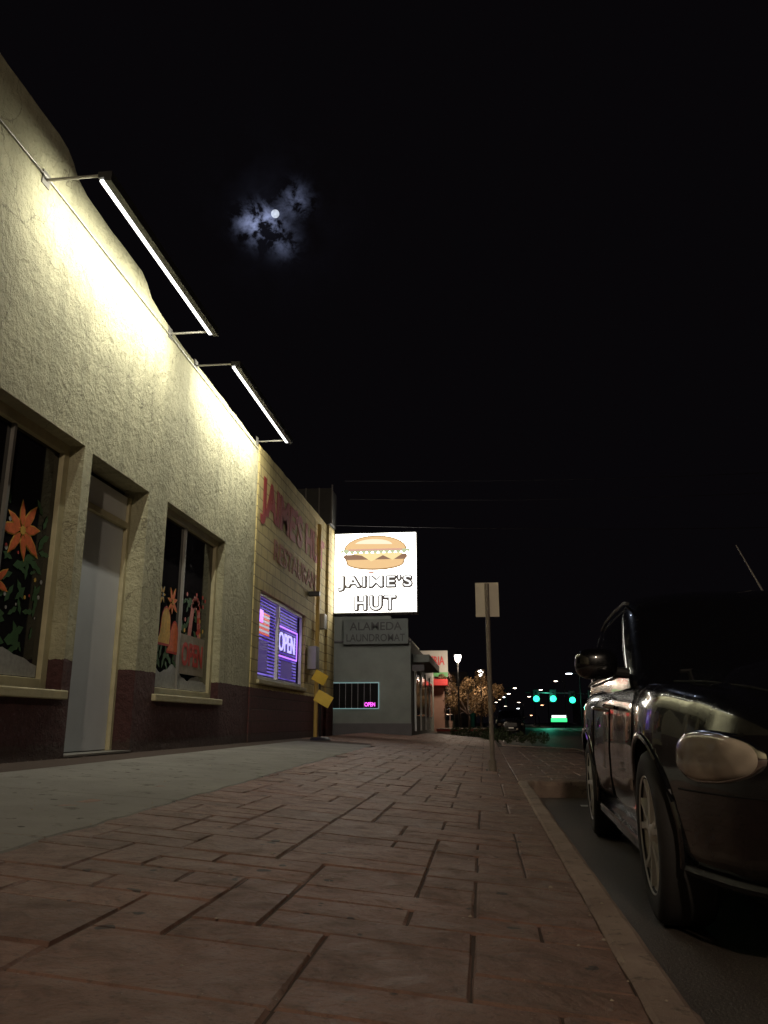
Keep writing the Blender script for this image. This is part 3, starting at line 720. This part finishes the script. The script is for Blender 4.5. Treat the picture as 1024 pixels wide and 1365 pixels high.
M_ban=emis("lit_banner",(.9,.85,.75),.03,(.36,.34,.30)); M_banr=emis("lit_red",(.8,.08,.05),.10,(.40,.03,.03)); M_bang=emis("lit_green_band",(.1,.45,.2),.06,(.1,.3,.1))
boxes("banner",[(-3.6,-1.7,39.8,39.9,2.95,4.2)],M_ban,db); boxes("banner_green",[(-3.6,-1.7,39.77,39.79,2.95,3.15)],M_bang,db)
text("lettering","DULCERIA",-3.5,39.76,3.5,1.65,.42,M_banr,db,'Y',.02,.003)
boxes("red_awning",[(-3.2,-1.7,39.2,39.75,2.5,2.8)],M_banr,db,.02)
boxes("window",[(-1.89,-1.87,41,45,.9,2.3),(-1.89,-1.87,46.5,51,.9,2.3)],M_glass,db)
far=empty("distant_buildings")
M_far=simple("unlit_plaster",(.06,.055,.06),.9,bs=0)
boxes("blocks",[(-20,-1.2,62,100,0,4.5),(-20,-2,110,180,0,6),(24,40,20,60,0,5),(24,42,68,110,0,7),(23,45,130,220,0,6),(-30,-3,200,300,0,8)],M_far,far)
M_wlit=emis("lit_shop_window",(1,.8,.5),.8)
boxes("lit_windows",[(-1.19,-1.17,64,66,1,2.2),(-1.99,-1.97,116,121,1,2.4),(23.97,23.99,82,86,1.2,2.4),(22.97,22.99,140,150,1,2.6)],M_wlit,far)
pb=empty("street_planter",(-.9,36,.16)); boxes("box",[(-1.1,1.1,-1.2,1.2,0,.38)],M_kerb,pb,.03); boxes("bed_stripe",[(-1.12,1.12,-1.22,-1.205,.26,.34)],simple("red_kerb_paint",(.4,.05,.04),.7),pb)
def foliage(name,loc,blobs,count,size,mat):
    rnd=random.Random(int(loc[1]*10)+len(name))
    vs=[];fs=[]
    for i in range(count):
        bx,by,bz,br=rnd.choice(blobs)
        while True:
            d=Vector((rnd.uniform(-1,1),rnd.uniform(-1,1),rnd.uniform(-1,1)))
            if .35<d.length<1: break
        c_=Vector((bx,by,bz))+d*br
        n1_=Vector((rnd.gauss(0,1),rnd.gauss(0,1),rnd.gauss(0,1))).normalized(); u=n1_.orthogonal().normalized(); w=n1_.cross(u)
        s=size*rnd.uniform(.6,1.3); k=len(vs)
        vs+=[c_-u*s,c_+w*s*.45,c_+u*s,c_-w*s*.45]; fs.append((k,k+1,k+2,k+3))
    e=empty(name,loc)
    mesh("foliage",vs,fs,mat,e)
    return e
M_leaf=simple("autumn_foliage",(.16,.095,.04),.7,var=.6,nscale=3,bs=0)
M_leafg=simple("green_foliage",(.06,.08,.03),.7,var=.5,nscale=3,bs=0)
M_bark=simple("bark",(.09,.06,.045),.9)
def tree(loc,h,r):
    rnd=random.Random(int(loc[1]*7+loc[0]*3)); bl=[]
    for i in range(17):
        a_=rnd.uniform(0,6.28); q=r*rnd.uniform(.2,.95)
        bl.append((q*math.cos(a_),q*math.sin(a_),h*rnd.uniform(.42,.95),r*rnd.uniform(.16,.36)))
    e=foliage("street_tree",loc,bl,3800,.06,M_leaf)
    tube("trunk",[(0,0,0),(.03,0,h*.25),(-.02,.02,h*.45),(.0,0,h*.8)],.08,M_bark,e,8,.02)
    for b_ in bl[:10]: tube("limb",[(0,0,h*.32),(b_[0]*.5,b_[1]*.5,b_[2]*.8),(b_[0],b_[1],b_[2])],.03,M_bark,e,6,.008)
tree((-.75,40,.16),3.0,1.35); tree((-.2,49,.16),3.2,1.3); tree((-1.3,44,.2),3.0,1.1)
foliage("shrub",(-.2,33.5,.2),[(x*.45,0,.15+.05*(x%2),.28) for x in range(-2,3)],1500,.05,M_leafg)
foliage("shrub",(.9,30.5,.15),[(x*.4,0,.10,.22) for x in range(-2,4)],1300,.05,M_leafg)

M_globe=emis("lamp_globe",(1,.93,.85),10,(.8,.8,.8)); M_far_l=emis("far_lamp",(1,.80,.62),12); M_far_w=emis("far_lamp_white",(.85,.92,1),12); M_far_o=emis("far_lamp_orange",(1,.5,.25),8)
def deco_lamp(x,y,h,power=60):
    e=empty("pedestrian_street_lamp",(x,y,.16))
    tube("pole",[(0,0,0),(0,0,h-.45)],.055,M_black,e,10,.035)
    lathe("foot",[(.14,0),(.13,.25),(.07,.4)],'z',M_black,e,16)
    lathe("globe",[(.03,h-.42),(.10,h-.36),(.16,h-.15),(.14,h-.08)],'z',M_globe,e,16)
    lathe("cap",[(.20,h-.08),(.16,h-.02),(.04,h+.05),(0,h+.12)],'z',M_black,e,16)
    l=bpy.data.lights.new("glow",'POINT'); l.energy=power; l.color=(1,.8,.6); l.shadow_soft_size=.12
    o=bpy.data.objects.new("bulb_light",l); col.objects.link(o); o.parent=e; o.location=(0,0,h-.6)
deco_lamp(-1.15,38.0,3.75,300); deco_lamp(-.14,47,3.6,300)
def street_lamp(x,y,h,mat,arm=-1.5,r=.22):
    e=empty("street_lamp",(x,y,.0))
    tube("pole",[(0,0,0),(0,0,h-.3),(arm*.3,0,h),(arm,0,h+.05)],.09,M_black,e,8,.05)
    boxes("head",[(arm-.35,arm+.3,-.15,.15,h,h+.14)],M_black,e,.03)
    lathe("lens",[(0,h-.1),(r*.7,h-.07),(r,h)],'z',mat,e,14,(arm,0,0))
for x,y,h,m_,r_ in [(13.6,118,7.5,M_far_w,.5),(14.5,90,8,M_far_w,.25),(14.5,150,8,M_far_l,.35),(14.5,190,8,M_far_l,.45),(14.5,240,8,M_far_l,.5),(14.5,310,8,M_far_l,.6),(3.4,130,6,M_far_l,.3),(3.6,170,6.5,M_far_l,.4),(3.6,210,7,M_far_w,.45),(3.6,270,8,M_far_l,.55),(3.6,350,9,M_far_l,.7),(18,120,4.5,M_far_l,.3),(12,260,5,M_far_w,.5),(9,200,3.5,M_far_w,.35),(6.5,180,2.5,M_far_l,.3),(5,230,3,M_far_o,.5),(8,280,5,M_far_o,.5),(10,330,7,M_far_l,.6),(16,210,5,M_far_o,.4),(6,300,12,M_far_w,.5),(11,170,2.2,M_far_o,.25)]:
    street_lamp(x,y,h,m_,-1.5 if x>5 else 1.5,r_)
M_green=emis("green_signal",(.02,1,.42),5)
tl=empty("traffic_light",(15,120,0))
tube("pole",[(0,0,0),(0,0,5.2)],.14,M_black,tl,10); tube("mast_arm",[(0,0,4.75),(-9,0,5.0)],.09,M_black,tl,8)
for xx,zz in ((-7.5,4.1),(-5.1,4.1),(-2.4,3.9)):
    boxes("signal_housing",[(xx-.45,xx+.45,-.2,.1,zz-.5,zz+1.25)],M_black,tl,.03)
    lathe("green_lens",[(0,-.26),(.3,-.24),(.42,-.21)],'y',M_green,tl,18,(xx,0,zz-.02))
    lathe("unlit_lens",[(0,-.23),(.15,-.22),(.18,-.205)],'y',M_glass,tl,18,(xx,0,zz+.8))
    tube("hanger",[(xx,0,zz+1.0),(xx,0,4.95)],.03,M_black,tl,6)
gs=empty("green_lit_roadside_sign",(10.4,118,0))
M_gs=emis("green_sign_face",(.05,.9,.25),1.6); M_gw2=emis("white_sign_face",(.9,1,.95),1.5)
boxes("posts",[(-.9,-.8,0,.1,0,.9),(.8,.9,0,.1,0,.9)],M_black,gs); boxes("face",[(-1.1,1.1,-.02,.12,.85,1.35)],M_gs,gs); boxes("top_face",[(-1.0,1.0,-.02,.12,1.4,1.75)],M_gw2,gs)
l=bpy.data.lights.new("signal_glow",'POINT'); l.energy=500; l.color=(.1,1,.6); l.shadow_soft_size=.3
o=bpy.data.objects.new("signal_light",l); col.objects.link(o); o.parent=tl; o.location=(-6,-1,4)
wr=empty("overhead_wires")
simple_wire=simple("cable_rubber",(.02,.018,.018),.8,bs=0)
def cable(a,b_,sag,r=.008):
    A=Vector(a);B=Vector(b_); pts=[]
    for i in range(25):
        t=i/24; p=A.lerp(B,t); p.z-=sag*4*t*(1-t); pts.append(p)
    tube("cable",pts,r,simple_wire,wr,5)
cable((-4,24,7.6),(22,26,8.6),.45); cable((-4,20.5,5.9),(22,24,6.6),.35); cable((-4,23,7.9),(22,25,8.9),.4)

# ---------------------------------------------------------------- street lamp behind the viewer
e=empty("street_lamp",(-.2,-9.0,.16))
tube("pole",[(0,0,0),(0,0,6.6),(.3,0,7.0),(1.2,0,7.1)],.09,M_black,e,10,.05)
boxes("head",[(.9,1.6,-.16,.16,7.1,7.22)],M_black,e,.03)
l=bpy.data.lights.new("lamp",'SPOT'); l.energy=2900; l.color=(1,.80,.60); l.spot_size=R(150); l.spot_blend=.6; l.shadow_soft_size=.18
o=bpy.data.objects.new("lamp_light",l); col.objects.link(o); o.parent=e; o.location=(1.25,0,7.05); o.rotation_euler=(R(35),0,0)

# ---------------------------------------------------------------- night sky with moon and cloud
w=bpy.data.worlds.new("World"); bpy.context.scene.world=w; w.use_nodes=True; nt=w.node_tree; nt.nodes.clear()
out=nt.nodes.new("ShaderNodeOutputWorld")
sky=nt.nodes.new("ShaderNodeTexSky"); sky.sky_type='NISHITA'; sky.sun_disc=False; sky.sun_elevation=R(-8); sky.sun_rotation=R(195)
bg1=nt.nodes.new("ShaderNodeBackground"); nt.links.new(sky.outputs[0],bg1.inputs[0]); bg1.inputs[1].default_value=.02
tc=nt.nodes.new("ShaderNodeTexCoord"); D=tc.outputs["Generated"]
moon=Vector((-.2235,.7891,.5721)).normalized()
def vdist(v):
    n=nt.nodes.new("ShaderNodeVectorMath"); n.operation='DISTANCE'; nt.links.new(D,n.inputs[0]); n.inputs[1].default_value=Vector(v).normalized(); return n.outputs["Value"]
dist=vdist(moon)
disc=mathn(nt,'LESS_THAN',dist,.0047)
def gauss(dv,k): return mathn(nt,'POWER',2.718,mathn(nt,'MULTIPLY',mathn(nt,'POWER',mathn(nt,'MULTIPLY',dv,k),2),-1))
right=Vector((.96,.28,0)).normalized(); up=right.cross(moon).normalized()
g1=gauss(vdist(moon-right*.013-up*.013),62); g2=gauss(vdist(moon+right*.022+up*.016),70); g3=gauss(vdist(moon+right*.012-up*.030),72); g4=gauss(vdist(moon-right*.032-up*.012),75)
nz=noise(nt,48,8,.62,D,.3); nz2=noise(nt,14,5,.55,D)
cl=ramp(nt,nz,.44,.64)
shape=mathn(nt,'ADD',mathn(nt,'ADD',mathn(nt,'MULTIPLY',g1,1.2),mathn(nt,'MULTIPLY',g4,.25)),mathn(nt,'ADD',mathn(nt,'MULTIPLY',g2,.32),mathn(nt,'MULTIPLY',g3,.22)))
c_near=mathn(nt,'MULTIPLY',cl,shape)
c_far=mathn(nt,'MULTIPLY',mathn(nt,'MULTIPLY',ramp(nt,nz2,.40,.75),gauss(dist,17)),.010)
tot=mathn(nt,'ADD',mathn(nt,'MULTIPLY',c_near,.72),c_far)
tint=nt.nodes.new("ShaderNodeVectorMath"); tint.operation='SCALE'; tint.inputs[0].default_value=(.45,.53,.88); nt.links.new(tot,tint.inputs[3])
md=noise(nt,330,3,.5,D)
mc=mathn(nt,'MULTIPLY',disc,mathn(nt,'ADD',.20,mathn(nt,'MULTIPLY',md,.9)))
tm=nt.nodes.new("ShaderNodeVectorMath"); tm.operation='SCALE'; tm.inputs[0].default_value=(.80,.88,1); nt.links.new(mc,tm.inputs[3])
ad=nt.nodes.new("ShaderNodeVectorMath"); ad.operation='ADD'; nt.links.new(tint.outputs[0],ad.inputs[0]); nt.links.new(tm.outputs[0],ad.inputs[1])
ad2=nt.nodes.new("ShaderNodeVectorMath"); ad2.operation='ADD'; nt.links.new(ad.outputs[0],ad2.inputs[0]); ad2.inputs[1].default_value=(.0022,.0018,.0024)
bg2=nt.nodes.new("ShaderNodeBackground"); nt.links.new(ad2.outputs[0],bg2.inputs[0]); bg2.inputs[1].default_value=1
ash=nt.nodes.new("ShaderNodeAddShader"); nt.links.new(bg1.outputs[0],ash.inputs[0]); nt.links.new(bg2.outputs[0],ash.inputs[1]); nt.links.new(ash.outputs[0],out.inputs[0])
s=bpy.data.lights.new("moonlight",'SUN'); s.energy=.006; s.angle=R(.5); s.color=(.7,.8,1)
o=bpy.data.objects.new("moonlight",s); col.objects.link(o); o.rotation_euler=(-moon).to_track_quat('-Z','Y').to_euler()

# ---------------------------------------------------------------- camera
cam=bpy.data.cameras.new("camera"); cam.sensor_fit='VERTICAL'; cam.sensor_height=34.6; cam.lens=1065/1365*34.6; cam.clip_end=2000; cam.clip_start=.02
co=bpy.data.objects.new("camera",cam); col.objects.link(co); co.location=(0,0,.78)
th=math.atan(280.5/1065); ps=math.atan(134*math.cos(th)/1065)
co.rotation_euler=(R(90)+th,0,ps)
bpy.context.scene.camera=co
sc=bpy.context.scene
sc.view_settings.view_transform='Standard'; sc.view_settings.look='None'; sc.view_settings.exposure=0
